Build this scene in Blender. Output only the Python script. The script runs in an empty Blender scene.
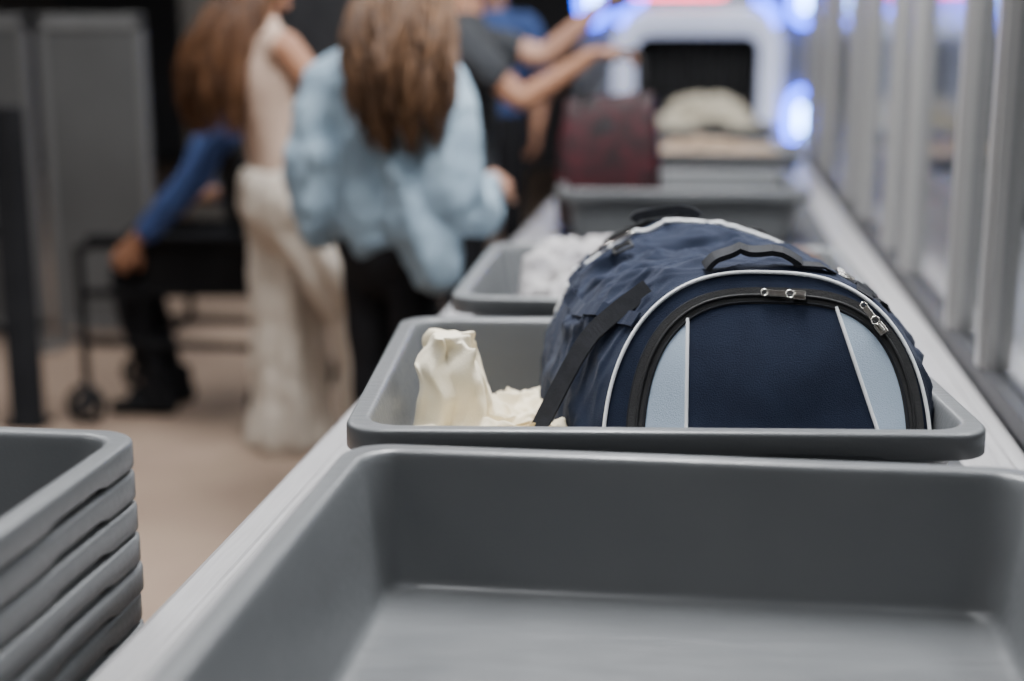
import bpy, bmesh, math, random
import numpy as np
from mathutils import Vector, Matrix, noise
from mathutils.bvhtree import BVHTree
random.seed(7)
SC = bpy.context.scene
COL = SC.collection
V = Vector

# ------------------------------------------------------------------ materials
def mat(name, col, rough=.5, metal=0., col2=None, nscale=8., bump=0., bscale=60., spec=.5,
        emit=None, estr=0., sheen=0., coat=0., stretch=None, detail=4., bdist=.01, scuff=0.):
    m = bpy.data.materials.new(name); m.use_nodes = True
    nt = m.node_tree; N = nt.nodes; L = nt.links
    p = N['Principled BSDF']
    p.inputs['Base Color'].default_value = (*col, 1)
    p.inputs['Roughness'].default_value = rough
    p.inputs['Metallic'].default_value = metal
    p.inputs['Specular IOR Level'].default_value = spec
    p.inputs['Sheen Weight'].default_value = sheen
    p.inputs['Coat Weight'].default_value = coat
    if emit:
        p.inputs['Emission Color'].default_value = (*emit, 1)
        p.inputs['Emission Strength'].default_value = estr
    tc = N.new('ShaderNodeTexCoord')
    src = tc.outputs['Object']
    if stretch:
        mp = N.new('ShaderNodeMapping'); mp.inputs['Scale'].default_value = stretch
        L.new(src, mp.inputs['Vector']); src = mp.outputs['Vector']
    if col2:
        n = N.new('ShaderNodeTexNoise'); n.inputs['Scale'].default_value = nscale
        n.inputs['Detail'].default_value = detail
        L.new(src, n.inputs['Vector'])
        r = N.new('ShaderNodeMapRange'); r.inputs['From Min'].default_value = .35; r.inputs['From Max'].default_value = .65
        L.new(n.outputs['Fac'], r.inputs['Value'])
        mx = N.new('ShaderNodeMix'); mx.data_type = 'RGBA'
        mx.inputs[6].default_value = (*col, 1); mx.inputs[7].default_value = (*col2, 1)
        L.new(r.outputs['Result'], mx.inputs[0]); L.new(mx.outputs[2], p.inputs['Base Color'])
    if scuff:
        mp2 = N.new('ShaderNodeMapping'); mp2.inputs['Scale'].default_value = (6, 90, 30); mp2.inputs['Rotation'].default_value = (0, 0, .4)
        L.new(tc.outputs['Object'], mp2.inputs['Vector'])
        n3 = N.new('ShaderNodeTexNoise'); n3.inputs['Scale'].default_value = 3; n3.inputs['Detail'].default_value = 5
        L.new(mp2.outputs['Vector'], n3.inputs['Vector'])
        r3 = N.new('ShaderNodeMapRange'); r3.inputs['From Min'].default_value = .4; r3.inputs['From Max'].default_value = .7
        r3.inputs['To Min'].default_value = rough; r3.inputs['To Max'].default_value = rough + scuff
        L.new(n3.outputs['Fac'], r3.inputs['Value']); L.new(r3.outputs['Result'], p.inputs['Roughness'])
    if bump:
        n2 = N.new('ShaderNodeTexNoise'); n2.inputs['Scale'].default_value = bscale; n2.inputs['Detail'].default_value = 3
        L.new(src, n2.inputs['Vector'])
        b = N.new('ShaderNodeBump'); b.inputs['Strength'].default_value = bump; b.inputs['Distance'].default_value = bdist
        L.new(n2.outputs['Fac'], b.inputs['Height']); L.new(b.outputs['Normal'], p.inputs['Normal'])
    return m

def emis(name, col, s):
    return mat(name, (.02, .02, .02), .5, emit=col, estr=s)

def acrylic(name, tint=(.88, .90, .91), gl=.12):
    m = bpy.data.materials.new(name); m.use_nodes = True
    nt = m.node_tree; N = nt.nodes; L = nt.links
    N.remove(N['Principled BSDF'])
    t = N.new('ShaderNodeBsdfTransparent'); t.inputs[0].default_value = (*tint, 1)
    g = N.new('ShaderNodeBsdfGlossy'); g.inputs['Roughness'].default_value = .10
    lw = N.new('ShaderNodeLayerWeight'); lw.inputs[0].default_value = .25
    ma = N.new('ShaderNodeMath'); ma.operation = 'MULTIPLY_ADD'; ma.inputs[1].default_value = .6; ma.inputs[2].default_value = gl * .4
    mx = N.new('ShaderNodeMixShader')
    L.new(lw.outputs['Facing'], ma.inputs[0]); L.new(ma.outputs[0], mx.inputs[0])
    L.new(t.outputs[0], mx.inputs[1]); L.new(g.outputs[0], mx.inputs[2])
    L.new(mx.outputs[0], N['Material Output'].inputs['Surface'])
    return m

M = {}
M['tray'] = mat('tray_plastic', (.104, .109, .114), .30, col2=(.118, .123, .128), nscale=5, bump=.25, bscale=350, bdist=.0010, scuff=.16)
M['rail'] = mat('brushed_rail_metal', (.47, .46, .465), .38, .35, col2=(.41, .40, .405), nscale=10, stretch=(20, 1, 20), bump=.05)
M['beltm'] = mat('belt_rubber', (.03, .032, .036), .6, bump=.3, bscale=200, bdist=.001)
M['alu'] = mat('aluminium', (.40, .39, .385), .38, .5, col2=(.34, .33, .325), nscale=6, stretch=(1, 1, .1))
M['dimalu'] = mat('dull_aluminium', (.16, .16, .16), .5, .4, col2=(.13, .13, .13), nscale=6, stretch=(1, 1, .1))
M['darkmetal'] = mat('dark_metal', (.035, .036, .04), .45, .5, col2=(.05, .05, .055))
M['black'] = mat('black_plastic', (.008, .008, .009), .6, col2=(.014, .014, .015), spec=.3)
M['matteblack'] = mat('matte_black_paint', (.006, .006, .007), .85, col2=(.009, .009, .010), spec=.12)
M['navy'] = mat('navy_canvas', (.0085, .0135, .031), .9, col2=(.0115, .0180, .039), nscale=30, bump=.7, bscale=650, sheen=.06, bdist=.0014, spec=.18)
M['web'] = mat('black_webbing', (.006, .007, .010), .8, col2=(.011, .012, .017), nscale=60, bump=.6, bscale=600, bdist=.001, spec=.3)
M['zip'] = mat('zipper_tape', (.004, .004, .005), .7, col2=(.008, .008, .009), nscale=80, bump=.8, bscale=500, bdist=.001)
M['white'] = mat('white_piping', (.88, .90, .92), .5, col2=(.82, .84, .86), nscale=40)
M['steel'] = mat('nickel', (.75, .72, .67), .22, 1., col2=(.65, .62, .58), nscale=50)
M['cream'] = mat('cream_cloth', (.84, .76, .58), .9, col2=(.80, .70, .50), nscale=14, bump=.35, bscale=300, sheen=.1, bdist=.002)
M['creamd'] = mat('beige_cloth', (.60, .54, .42), .9, col2=(.5, .44, .33), nscale=14, bump=.5, bscale=120)
M['greycloth'] = mat('pale_grey_cloth', (.36, .345, .345), .9, col2=(.20, .19, .20), nscale=16, bump=.5, bscale=60)
M['skin'] = mat('skin_tan', (.34, .17, .10), .5, col2=(.29, .14, .085), nscale=10, spec=.4)
M['skin2'] = mat('skin_fair', (.44, .25, .17), .5, col2=(.39, .21, .145), nscale=10, spec=.4)
M['lips'] = mat('lips', (.42, .13, .11), .4, col2=(.38, .12, .1))
M['eyew'] = mat('eye_white', (.8, .8, .78), .2, col2=(.76, .75, .74))
M['iris'] = mat('iris_brown', (.05, .025, .012), .2, col2=(.03, .015, .01))
M['brow'] = mat('brow_hair', (.04, .02, .01), .7, col2=(.05, .03, .02))
M['hairA'] = mat('chestnut_hair', (.034, .015, .008), .5, col2=(.12, .056, .026), nscale=9, stretch=(6, 6, .5), spec=.25)
M['hairB'] = mat('brown_hair', (.026, .013, .008), .5, col2=(.13, .068, .034), nscale=9, stretch=(7, 7, .5), spec=.22)
M['hairC'] = mat('dark_hair', (.02, .012, .008), .45, col2=(.04, .022, .014))
M['trousA'] = mat('off_white_trousers', (.54, .48, .41), .9, col2=(.47, .41, .345), nscale=4, stretch=(3, 3, .5), bump=.2, bscale=60, bdist=.003)
M['topA'] = mat('blush_knit_top', (.52, .38, .30), .9, col2=(.45, .32, .25), nscale=8, bump=.3, bscale=90, bdist=.003)
M['shirtB'] = mat('light_blue_denim_shirt', (.245, .33, .40), .9, col2=(.18, .25, .315), nscale=6, bump=.2, bscale=90, bdist=.003)
M['blackcloth'] = mat('black_cloth', (.009, .009, .011), .95, col2=(.015, .015, .017), nscale=6, spec=.15)
M['royal'] = mat('royal_blue_cloth', (.035, .070, .20), .9, col2=(.025, .050, .155), nscale=7)
M['darkcloth'] = mat('charcoal_cloth', (.016, .018, .022), .9, col2=(.024, .027, .032), nscale=6)
M['shoe'] = mat('shoe_leather', (.03, .025, .022), .4, col2=(.05, .04, .035))
M['redbag'] = mat('dark_red_patterned_leather', (.048, .006, .010), .5, col2=(.007, .005, .006), nscale=30, detail=2, spec=.3)
M['scanner'] = mat('white_scanner_plastic_with_glow', (.70, .72, .80), .35, col2=(.66, .68, .76), nscale=3, emit=(.60, .68, 1.), estr=.60)  # weak bluish emission stands in for light falling on the white hood
M['scbody'] = mat('scanner_grey_panel', (.16, .17, .20), .45, col2=(.14, .15, .17), nscale=2)
M['blue'] = emis('blue_led', (.02, .08, 1.), 17)
M['bluew'] = emis('pale_blue_led', (.20, .40, 1.), 36)
M['red'] = emis('red_led', (1., .04, .12), 12)
M['panel'] = emis('light_panel', (.95, .98, 1.), 6)
M['floor'] = mat('beige_carpet_floor', (.29, .208, .152), .8, col2=(.25, .176, .130), nscale=3, bump=.3, bscale=150)
M['wall'] = mat('grey_wall', (.06, .06, .065), .8, col2=(.05, .05, .055), nscale=1.5)
M['wallw'] = mat('taupe_wall', (.12, .11, .10), .8, col2=(.10, .092, .085), nscale=1.5)
M['ceil'] = mat('ceiling_tiles', (.26, .26, .265), .9, col2=(.22, .22, .225), nscale=4)
M['pgrey'] = mat('smoked_panel', (.055, .055, .055), .35, col2=(.08, .08, .08), nscale=1.2)
M['acr'] = acrylic('clear_acrylic')
M['tan'] = mat('tan_wool', (.46, .33, .23), .8, col2=(.30, .21, .14), nscale=25, bump=.5, bscale=60)
M['brown'] = mat('brown_leather', (.10, .055, .04), .55, col2=(.07, .04, .03), nscale=10)

# ------------------------------------------------------------------ helpers
def add_obj(name, me, material=None, parent=None):
    o = bpy.data.objects.new(name, me); COL.objects.link(o)
    if material is not None: me.materials.append(material)
    if parent is not None: o.parent = parent
    return o

def finish(name, bm, material, parent=None, smooth=True, remesh=None, sm_it=0, disp=None, recalc=True, subsurf=0, bevel=0):
    if recalc: bmesh.ops.recalc_face_normals(bm, faces=bm.faces)
    me = bpy.data.meshes.new(name); bm.to_mesh(me); bm.free()
    if smooth:
        me.polygons.foreach_set('use_smooth', [True] * len(me.polygons))
    o = add_obj(name, me, material, parent)
    if bevel:
        b = o.modifiers.new('bevel', 'BEVEL'); b.width = bevel; b.segments = 3; b.limit_method = 'ANGLE'
    if remesh:
        r = o.modifiers.new('remesh', 'REMESH'); r.mode = 'VOXEL'; r.voxel_size = remesh; r.use_smooth_shade = True
    if sm_it:
        s = o.modifiers.new('smooth', 'SMOOTH'); s.factor = .5; s.iterations = sm_it
    if disp:
        for k, (size, st) in enumerate(disp):
            t = bpy.data.textures.new(name + '_fold%d' % k, 'CLOUDS'); t.noise_scale = size; t.noise_depth = 0
            d = o.modifiers.new('folds', 'DISPLACE'); d.texture = t; d.strength = st; d.mid_level = .5
            d.texture_coords = 'GLOBAL'
        if remesh:
            s = o.modifiers.new('smooth2', 'SMOOTH'); s.factor = .5; s.iterations = 3
    if subsurf:
        s = o.modifiers.new('sub', 'SUBSURF'); s.levels = subsurf; s.render_levels = subsurf
    return o

def empty(name, loc=(0, 0, 0), rotz=0., parent=None):
    e = bpy.data.objects.new(name, None); COL.objects.link(e)
    e.location = loc; e.rotation_euler = (0, 0, rotz); e.empty_display_size = .1
    if parent: e.parent = parent
    return e

def box(bm, x0, x1, y0, y1, z0, z1, M4=None):
    vs = [bm.verts.new((x, y, z)) for x in (x0, x1) for y in (y0, y1) for z in (z0, z1)]
    for f in ((0, 1, 3, 2), (4, 6, 7, 5), (0, 4, 5, 1), (2, 3, 7, 6), (0, 2, 6, 4), (1, 5, 7, 3)):
        bm.faces.new([vs[i] for i in f])
    if M4 is not None:
        for v in vs: v.co = M4 @ v.co
    return vs

def boxobj(name, b, material, parent=None, bevel=.004):
    bm = bmesh.new(); box(bm, *b)
    return finish(name, bm, material, parent, smooth=False, bevel=bevel)

def catmull(P, sub):
    P = [np.array(p, float) for p in P]
    if len(P) == 2:
        return [P[0] + (P[1] - P[0]) * k / sub for k in range(sub + 1)]
    Q = [2 * P[0] - P[1]] + P + [2 * P[-1] - P[-2]]
    out = []
    for i in range(1, len(Q) - 2):
        p0, p1, p2, p3 = Q[i - 1:i + 3]
        for k in range(sub):
            t = k / sub
            out.append(.5 * ((2 * p1) + (-p0 + p2) * t + (2 * p0 - 5 * p1 + 4 * p2 - p3) * t * t + (-p0 + 3 * p1 - 3 * p2 + p3) * t ** 3))
    out.append(P[-1]); return out

def chain(bm, pts, rad, side=(1, 0, 0), n=14, sub=4, caps=True, M4=None, flute=None):
    """tapered tube through pts with elliptical radii, rounded ends; flute=(count,amp,twist) gives drapery folds"""
    rad = [(r, r) if not isinstance(r, (tuple, list)) else r for r in rad]
    if len(rad) < len(pts): rad = rad + [rad[-1]] * (len(pts) - len(rad))
    P = catmull([tuple(p) for p in pts], sub); R = catmull(rad, sub)
    P = [V(p) for p in P]; R = [(max(r[0], .0005), max(r[1], .0005)) for r in R]
    rings = []
    T = []
    for i in range(len(P)):
        a = P[max(i - 1, 0)]; b = P[min(i + 1, len(P) - 1)]
        t = (b - a); T.append(t.normalized() if t.length > 1e-9 else V((0, 0, 1)))
    seq = []
    if caps:
        r0 = min(R[0])
        for k in (80, 55, 28):
            a = math.radians(k); seq.append((P[0] - T[0] * r0 * math.sin(a) * .8, T[0], (R[0][0] * math.cos(a), R[0][1] * math.cos(a))))
    for p, t, r in zip(P, T, R): seq.append((p, t, r))
    if caps:
        r0 = min(R[-1])
        for k in (28, 55, 80):
            a = math.radians(k); seq.append((P[-1] + T[-1] * r0 * math.sin(a) * .8, T[-1], (R[-1][0] * math.cos(a), R[-1][1] * math.cos(a))))
    sv = V(side).normalized()
    if flute: n = max(n, flute[0] * 6)
    for q, (p, t, r) in enumerate(seq):
        s = sv - t * sv.dot(t)
        if s.length < .05:
            alt = V((0, 0, 1)) if abs(t.z) < .9 else V((0, 1, 0)); s = alt - t * alt.dot(t)
        s.normalize(); sv = s; c = t.cross(s)
        ring = []
        for j in range(n):
            a = 2 * math.pi * j / n
            f = 1.
            if flute:
                ph = flute[2] * q / len(seq)
                f += flute[1] * (math.sin(flute[0] * a + ph) * .6 + math.sin((flute[0] * .5 // 1 + 1) * a - ph * 1.7 + 1.3) * .5)
            co = p + s * (math.cos(a) * r[0] * f) + c * (math.sin(a) * r[1] * f)
            if M4 is not None: co = M4 @ co
            ring.append(bm.verts.new(co))
        rings.append(ring)
    for a, b in zip(rings[:-1], rings[1:]):
        for j in range(n):
            bm.faces.new((a[j], a[(j + 1) % n], b[(j + 1) % n], b[j]))
    bm.faces.new(rings[0][::-1]); bm.faces.new(rings[-1])

def ellipsoid(bm, c, r, rot=None, sub=3):
    g = bmesh.ops.create_icosphere(bm, subdivisions=sub, radius=1.)
    for v in g['verts']:
        co = V((v.co.x * r[0], v.co.y * r[1], v.co.z * r[2]))
        if rot is not None: co = rot @ co
        v.co = co + V(c)
    return g['verts']

def loft(bm, loops, cap0=True, cap1=True):
    rs = [[bm.verts.new(p) for p in l] for l in loops]
    n = len(rs[0])
    for a, b in zip(rs[:-1], rs[1:]):
        for j in range(n):
            bm.faces.new((a[j], a[(j + 1) % n], b[(j + 1) % n], b[j]))
    if cap0: bm.faces.new(rs[0][::-1])
    if cap1: bm.faces.new(rs[-1])
    return rs

def rrect(w, d, r, nc=8, ns=20):
    pts = []
    cs = [(w - r, d - r, 0), (-(w - r), d - r, 90), (-(w - r), -(d - r), 180), (w - r, -(d - r), 270)]
    for k, (cx, cy, a0) in enumerate(cs):
        for i in range(nc + 1):
            a = math.radians(a0 + 90 * i / nc); pts.append((cx + r * math.cos(a), cy + r * math.sin(a)))
        nx = cs[(k + 1) % 4]; a1 = math.radians(nx[2])
        e = (nx[0] + r * math.cos(a1), nx[1] + r * math.sin(a1)); s = pts[-1]
        for i in range(1, ns):
            t = i / ns; pts.append((s[0] + (e[0] - s[0]) * t, s[1] + (e[1] - s[1]) * t))
    return pts

def torus(bm, c, R, r, axis='Y', n=40, m=10, M4=None):
    rings = []
    for i in range(n):
        a = 2 * math.pi * i / n; ring = []
        for j in range(m):
            b = 2 * math.pi * j / m
            q = R + r * math.cos(b); h = r * math.sin(b)
            co = {'Y': V((q * math.cos(a), h, q * math.sin(a))), 'Z': V((q * math.cos(a), q * math.sin(a), h)), 'X': V((h, q * math.cos(a), q * math.sin(a)))}[axis] + V(c)
            if M4 is not None: co = M4 @ co
            ring.append(bm.verts.new(co))
        rings.append(ring)
    for i in range(n):
        a, b = rings[i], rings[(i + 1) % n]
        for j in range(m): bm.faces.new((a[j], a[(j + 1) % m], b[(j + 1) % m], b[j]))

def curveobj(name, splines, depth, material, parent=None, cyclic=False, res=2, radii=None):
    cu = bpy.data.curves.new(name, 'CURVE'); cu.dimensions = '3D'; cu.bevel_depth = depth; cu.bevel_resolution = res
    cu.use_fill_caps = True
    for k, s in enumerate(splines):
        sp = cu.splines.new('POLY'); sp.points.add(len(s) - 1)
        for i, p in enumerate(s):
            sp.points[i].co = (*p, 1)
            if radii: sp.points[i].radius = radii[k][i]
        sp.use_cyclic_u = cyclic; sp.use_smooth = True
    cu.materials.append(material)
    o = bpy.data.objects.new(name, cu); COL.objects.link(o)
    if parent: o.parent = parent
    return o

# ------------------------------------------------------------------ room
room_x0, room_x1, room_y0, room_y1, room_h = -7., 6., -5., 15., 3.3
boxobj('floor', (room_x0, room_x1, room_y0, room_y1, -.1, 0), M['floor'], bevel=0)
boxobj('ceiling', (room_x0, room_x1, room_y0, room_y1, room_h, room_h + .1), M['ceil'], bevel=0)
boxobj('wall_left', (room_x0 - .1, room_x0, room_y0, room_y1, 0, room_h), M['wallw'], bevel=0)
boxobj('wall_right', (room_x1, room_x1 + .1, room_y0, room_y1, 0, room_h), M['wall'], bevel=0)
boxobj('wall_back', (room_x0, room_x1, room_y1, room_y1 + .1, 0, room_h), M['wall'], bevel=0)
boxobj('wall_front', (room_x0, room_x1, room_y0 - .1, room_y0, 0, room_h), M['wall'], bevel=0)
boxobj('baseboard_back', (room_x0, room_x1, room_y1 - .015, room_y1, 0, .1), M['darkmetal'])
boxobj('baseboard_left', (room_x0, room_x0 + .015, room_y0, room_y1 - .02, 0, .1), M['darkmetal'])

def ceiling_light(x, y, sx, sy, power, col=(.98, .985, 1.)):
    e = empty('ceiling_light', (x, y, room_h))
    bm = bmesh.new(); box(bm, -sx / 2 - .03, sx / 2 + .03, -sy / 2 - .03, sy / 2 + .03, -.04, 0)
    finish('light_housing', bm, M['alu'], e, smooth=False)
    bm = bmesh.new(); box(bm, -sx / 2, sx / 2, -sy / 2, sy / 2, -.05, -.038)
    finish('light_diffuser', bm, M['panel'], e, smooth=False)
    l = bpy.data.lights.new('lamp', 'AREA'); l.shape = 'RECTANGLE'; l.size = sx; l.size_y = sy; l.energy = power; l.color = col
    lo = bpy.data.objects.new('lamp', l); COL.objects.link(lo); lo.location = (0, 0, -.07); lo.parent = e
for (x, y, p) in [(-.2, 2.8, 185), (1.9, 3.0, 95), (-2.6, 4.4, 46), (-.2, 6.2, 34), (2.0, 6.6, 45), (-2.8, 8.4, 12), (.2, 9.8, 40), (-.9, .9, 17), (1.6, .3, 17), (-3.2, 1.2, 24)]:
    ceiling_light(x, y, .6, 1.5, p)

w = bpy.data.worlds.new('World'); SC.world = w; w.use_nodes = True
w.node_tree.nodes['Background'].inputs[0].default_value = (.5, .55, .62, 1)
w.node_tree.nodes['Background'].inputs[1].default_value = .3

# ------------------------------------------------------------------ trays
TW, TD, TH = .76, .69, .165
def tray_mesh():
    bm = bmesh.new()
    prof = [ # inset, z, radius, skirtflag
        (.150, .0150, .02, 0), (.090, .0150, .022, 0), (.072, .0152, .026, 0), (.064, .016, .030, 0), (.059, .0185, .034, 0), (.0558, .0225, .036, 0), (.0535, .029, .037, 0),
        (.042, .090, .040, 0), (.0305, .150, .042, 0), (.0285, .1565, .042, 0), (.0275, .1595, .042, 0), (.0262, .1622, .043, 0), (.0242, .1641, .044, 0), (.0215, .165, .044, 0), (.018, .1652, .046, 0),
        (.006, .1652, .050, 0), (.0035, .1648, .050, 0), (.0015, .1635, .050, 0), (.0004, .1615, .050, 0), (0, .1595, .050, 0), (0, .155, .050, 0),
        (0, .1395, .050, 1), (.0008, .1385, .050, 1), (.003, .1385, .048, 1), (.0038, .140, .048, 1), (.0038, .155, .048, 0), (.005, .160, .047, 0),
        (.018, .1612, .044, 0), (.0245, .1595, .042, 0), (.027, .155, .041, 0), (.0385, .090, .040, 0), (.0515, .022, .036, 0), (.053, .012, .035, 0), (.057, .005, .034, 0), (.064, .001, .03, 0), (.075, 0, .026, 0), (.1, 0, .02, 0)]
    loops = []
    for ins, z, r, sk in prof:
        w2, d2 = TW / 2 - ins, TD / 2 - ins
        l = []
        for (x, y) in rrect(w2, d2, r, 8, 28):
            zz = z
            if sk:
                ay = abs(y) / d2
                q = abs(x) if ay > .97 else abs(y)
                lim = .245 if ay > .97 else .215
                sst = min(max((q - lim) / .015, 0), 1); zz -= .005 * sst
                if q < .105: zz -= .005 * min(1, (.105 - q) / .015)
            l.append((x, y, zz))
        loops.append(l)
    loft(bm, loops)
    bmesh.ops.recalc_face_normals(bm, faces=bm.faces)
    me = bpy.data.meshes.new('tray'); bm.to_mesh(me); bm.free()
    me.polygons.foreach_set('use_smooth', [True] * len(me.polygons))
    me.materials.append(M['tray'])
    return me
TM = tray_mesh()
BELT = .765
FL = BELT + .0155
def tray(x, y, deg, z=BELT, parent=None, name='security_tray'):
    o = bpy.data.objects.new(name, TM); COL.objects.link(o)
    o.location = (x, y, z); o.rotation_euler = (0, 0, math.radians(deg))
    if parent: o.parent = parent
    return o
tray(-.010, 1.170, 0.2)
tray(-.073, 1.943, 6.0)
tray(-.076, 2.785, 2.0)
tray(-.085, 4.60, 3)
tray(.02, 6.0, -2)
tray(-.03, 7.55, 1)
st = empty('tray_stack', (-1.009, 1.168, 0), math.radians(.5))
for i in range(18):
    tray(random.uniform(-.003, .003), random.uniform(-.003, .003), random.uniform(-.5, .5), z=.768 - .037 * i, parent=st, name='stacked_tray')
bm = bmesh.new(); box(bm, -.3, .3, -.28, .28, .10, .134)
finish('dolly_base', bm, M['darkmetal'], st, smooth=False, bevel=.005)
bm = bmesh.new()
for sx in (-.25, .25):
    for sy in (-.23, .23):
        torus(bm, (sx, sy, .045), .03, .015, 'X', 20, 8)
        chain(bm, [(sx - .012, sy, .045), (sx + .012, sy, .045)], [.018], side=(0, 1, 0), n=10, sub=1)
        box(bm, sx - .02, sx - .016, sy - .015, sy + .015, .045, .1); box(bm, sx + .016, sx + .02, sy - .015, sy + .015, .045, .1)
finish('dolly_castors', bm, M['black'], st, smooth=False)

# ------------------------------------------------------------------ conveyors
def conveyor(name, xl, xr, bl, br, y0, y1):
    e = empty(name)
    bm = bmesh.new()
    for (a, b) in ((xl, bl), (br, xr)):
        prof = [(a, .60), (a, .748), (a + .004, .756), (a + .012, .760), (a + .045, .760), (a + .048, .7575), (a + .054, .7575), (a + .057, .760),
                (b - .03, .760), (b - .028, .764), (b - .012, .764), (b - .010, .760), (b, .760), (b, .60)]
        loft(bm, [[(x, y, z) for x, z in prof] for y in (y0, y1)])
    finish('side_rails', bm, M['rail'], e, smooth=False)
    bm = bmesh.new(); box(bm, bl, br, y0 + .02, y1, .70, BELT - .0005)
    finish('belt', bm, M['beltm'], e, smooth=False)
    bm = bmesh.new()
    box(bm, xl + .03, xr - .03, y0 + .02, y1 - .02, .34, .70)
    finish('lower_casing', bm, M['scbody'], e, smooth=False, bevel=.006)
    bm = bmesh.new(); y = y0 + .3
    while y < y1 - .1:
        for x in (xl + .08, xr - .08):
            box(bm, x - .025, x + .025, y - .025, y + .025, .0, .35)
            box(bm, x - .05, x + .05, y - .05, y + .05, .0, .015)
        y += 1.4
    finish('legs', bm, M['alu'], e, smooth=False)
    return e
conveyor('conveyor_belt', -.594, .488, -.455, .385, -.6, 9.35)
conveyor('conveyor_belt', .56, 2.20, 1.05, 1.95, -.6, 9.35)
tray(1.48, 3.3, -3); tray(1.46, 5.2, 4); tray(1.47, 7.0, 0)

# ------------------------------------------------------------------ partition
pe = empty('acrylic_partition')
posts = [.55, 1.45, 2.58, 2.93, 3.66, 4.05, 4.75, 5.25, 6.15, 6.65, 7.5]
bm = bmesh.new()
for y in posts:
    wd = .035
    box(bm, .497, .545, y - wd, y + wd, .0, 2.1)
    box(bm, .490, .497, y - wd + .012, y + wd - .012, .8, 2.1)
finish('posts', bm, M['alu'], pe, smooth=False, bevel=.003)
bm = bmesh.new(); box(bm, .494, .55, .5, 7.52, .70, .80); box(bm, .494, .55, .5, 7.52, 2.06, 2.12)
finish('horizontal_channels', bm, M['darkmetal'], pe, smooth=False, bevel=.003)
bm = bmesh.new()
for a, b in zip(posts[:-1], posts[1:]): box(bm, .517, .524, a + .036, b - .036, .80, 2.06)
finish('acrylic_sheets', bm, M['acr'], pe, smooth=False)

# ------------------------------------------------------------------ scanner
def arch_loop(cx, w2, z0, z1, r, y, n=10):
    pts = [(cx - w2, y, z0), (cx + w2, y, z0)]
    for i in range(n + 1):
        a = math.radians(90 * i / n); pts.append((cx + w2 - r + r * math.cos(a), y, z1 - r + r * math.sin(a)))
    for i in range(n + 1):
        a = math.radians(90 + 90 * i / n); pts.append((cx - w2 + r + r * math.cos(a), y, z1 - r + r * math.sin(a)))
    return pts
def scanner(cx, y, ledr=True):
    e = empty('xray_scanner')
    bm = bmesh.new()
    loft(bm, [arch_loop(cx, .40, .76, 1.38, .10, y + .6), arch_loop(cx, .40, .76, 1.38, .10, y + .02), arch_loop(cx, .42, .74, 1.40, .12, y),
              arch_loop(cx, .52, .62, 1.54, .24, y - .03), arch_loop(cx, .54, .60, 1.56, .26, y - .01), arch_loop(cx, .54, .60, 1.56, .26, y + .6)], False, False)
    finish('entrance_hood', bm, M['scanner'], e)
    bm = bmesh.new()
    loft(bm, [arch_loop(cx, .399, .765, 1.379, .10, y + .03), arch_loop(cx, .399, .765, 1.379, .10, y + .62)], False, True)
    finish('tunnel_lining', bm, M['matteblack'], e)
    bm = bmesh.new()
    for i in range(9):
        x = cx - .37 + i * .0825
        box(bm, x, x + .078, y + .30 + .01 * (i % 2), y + .304 + .01 * (i % 2), .98, 1.36)
    finish('lead_curtain', bm, M['black'], e, smooth=False)
    bm = bmesh.new(); box(bm, cx - .66, cx + .66, y + .6, y + 2.9, .25, 1.75)
    finish('machine_cabinet', bm, M['scbody'], e, smooth=False, bevel=.05)
    bm = bmesh.new(); box(bm, cx - .55, cx + .55, y + .1, y + .62, .0, .6); box(bm, cx - .5, cx + .5, y + .7, y + 2.8, 0, .27)
    finish('machine_plinth', bm, M['darkmetal'], e, smooth=False, bevel=.01)
    bw = bmesh.new(); bb = bmesh.new(); bp = bmesh.new()
    for s in (-1, 1):
        x = cx + s * .67
        for (zc, hz) in ((.86, .10), (1.60, .07)):
            if s < 0 and zc < 1: continue
            chain(bw, [(x, y - .03, zc - hz * .6), (x, y - .03, zc + hz * .6)], [.030], n=14)
            ring = [(x + .085 * math.cos(a), y - .02, zc + (hz + .07) * math.sin(a)) for a in [i * math.pi / 16 for i in range(33)]]
            chain(bb, ring, [.024], side=(0, 1, 0), n=10, sub=1)
        box(bp, x - .11, x + .11, y + .02, y + .59, 0.0, 1.78)
    finish('blue_lamp_cores', bw, M['bluew'], e); finish('blue_halo_rings', bb, M['blue'], e)  # glowing rings model the blue halo of light around the lamp cores
    finish('side_pylons', bp, M['scbody'], e, smooth=False, bevel=.02)
    curveobj('blue_light_tube', [[(cx + .50 * math.cos(a), y - .0, 1.45 + .22 * math.sin(a)) for a in [math.pi * i / 24 for i in range(25)] if abs(math.cos(a)) > .62 and s_ * math.cos(a) > 0] for s_ in (-1, 1)], .022, M['blue'], e)
    curveobj('red_light_tube', [[(cx - .42, y, 1.640), (cx + .16, y, 1.640)]], .018, M['red'], e)
    return e
scanner(-.08, 9.4)
scanner(1.55, 9.4)

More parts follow.
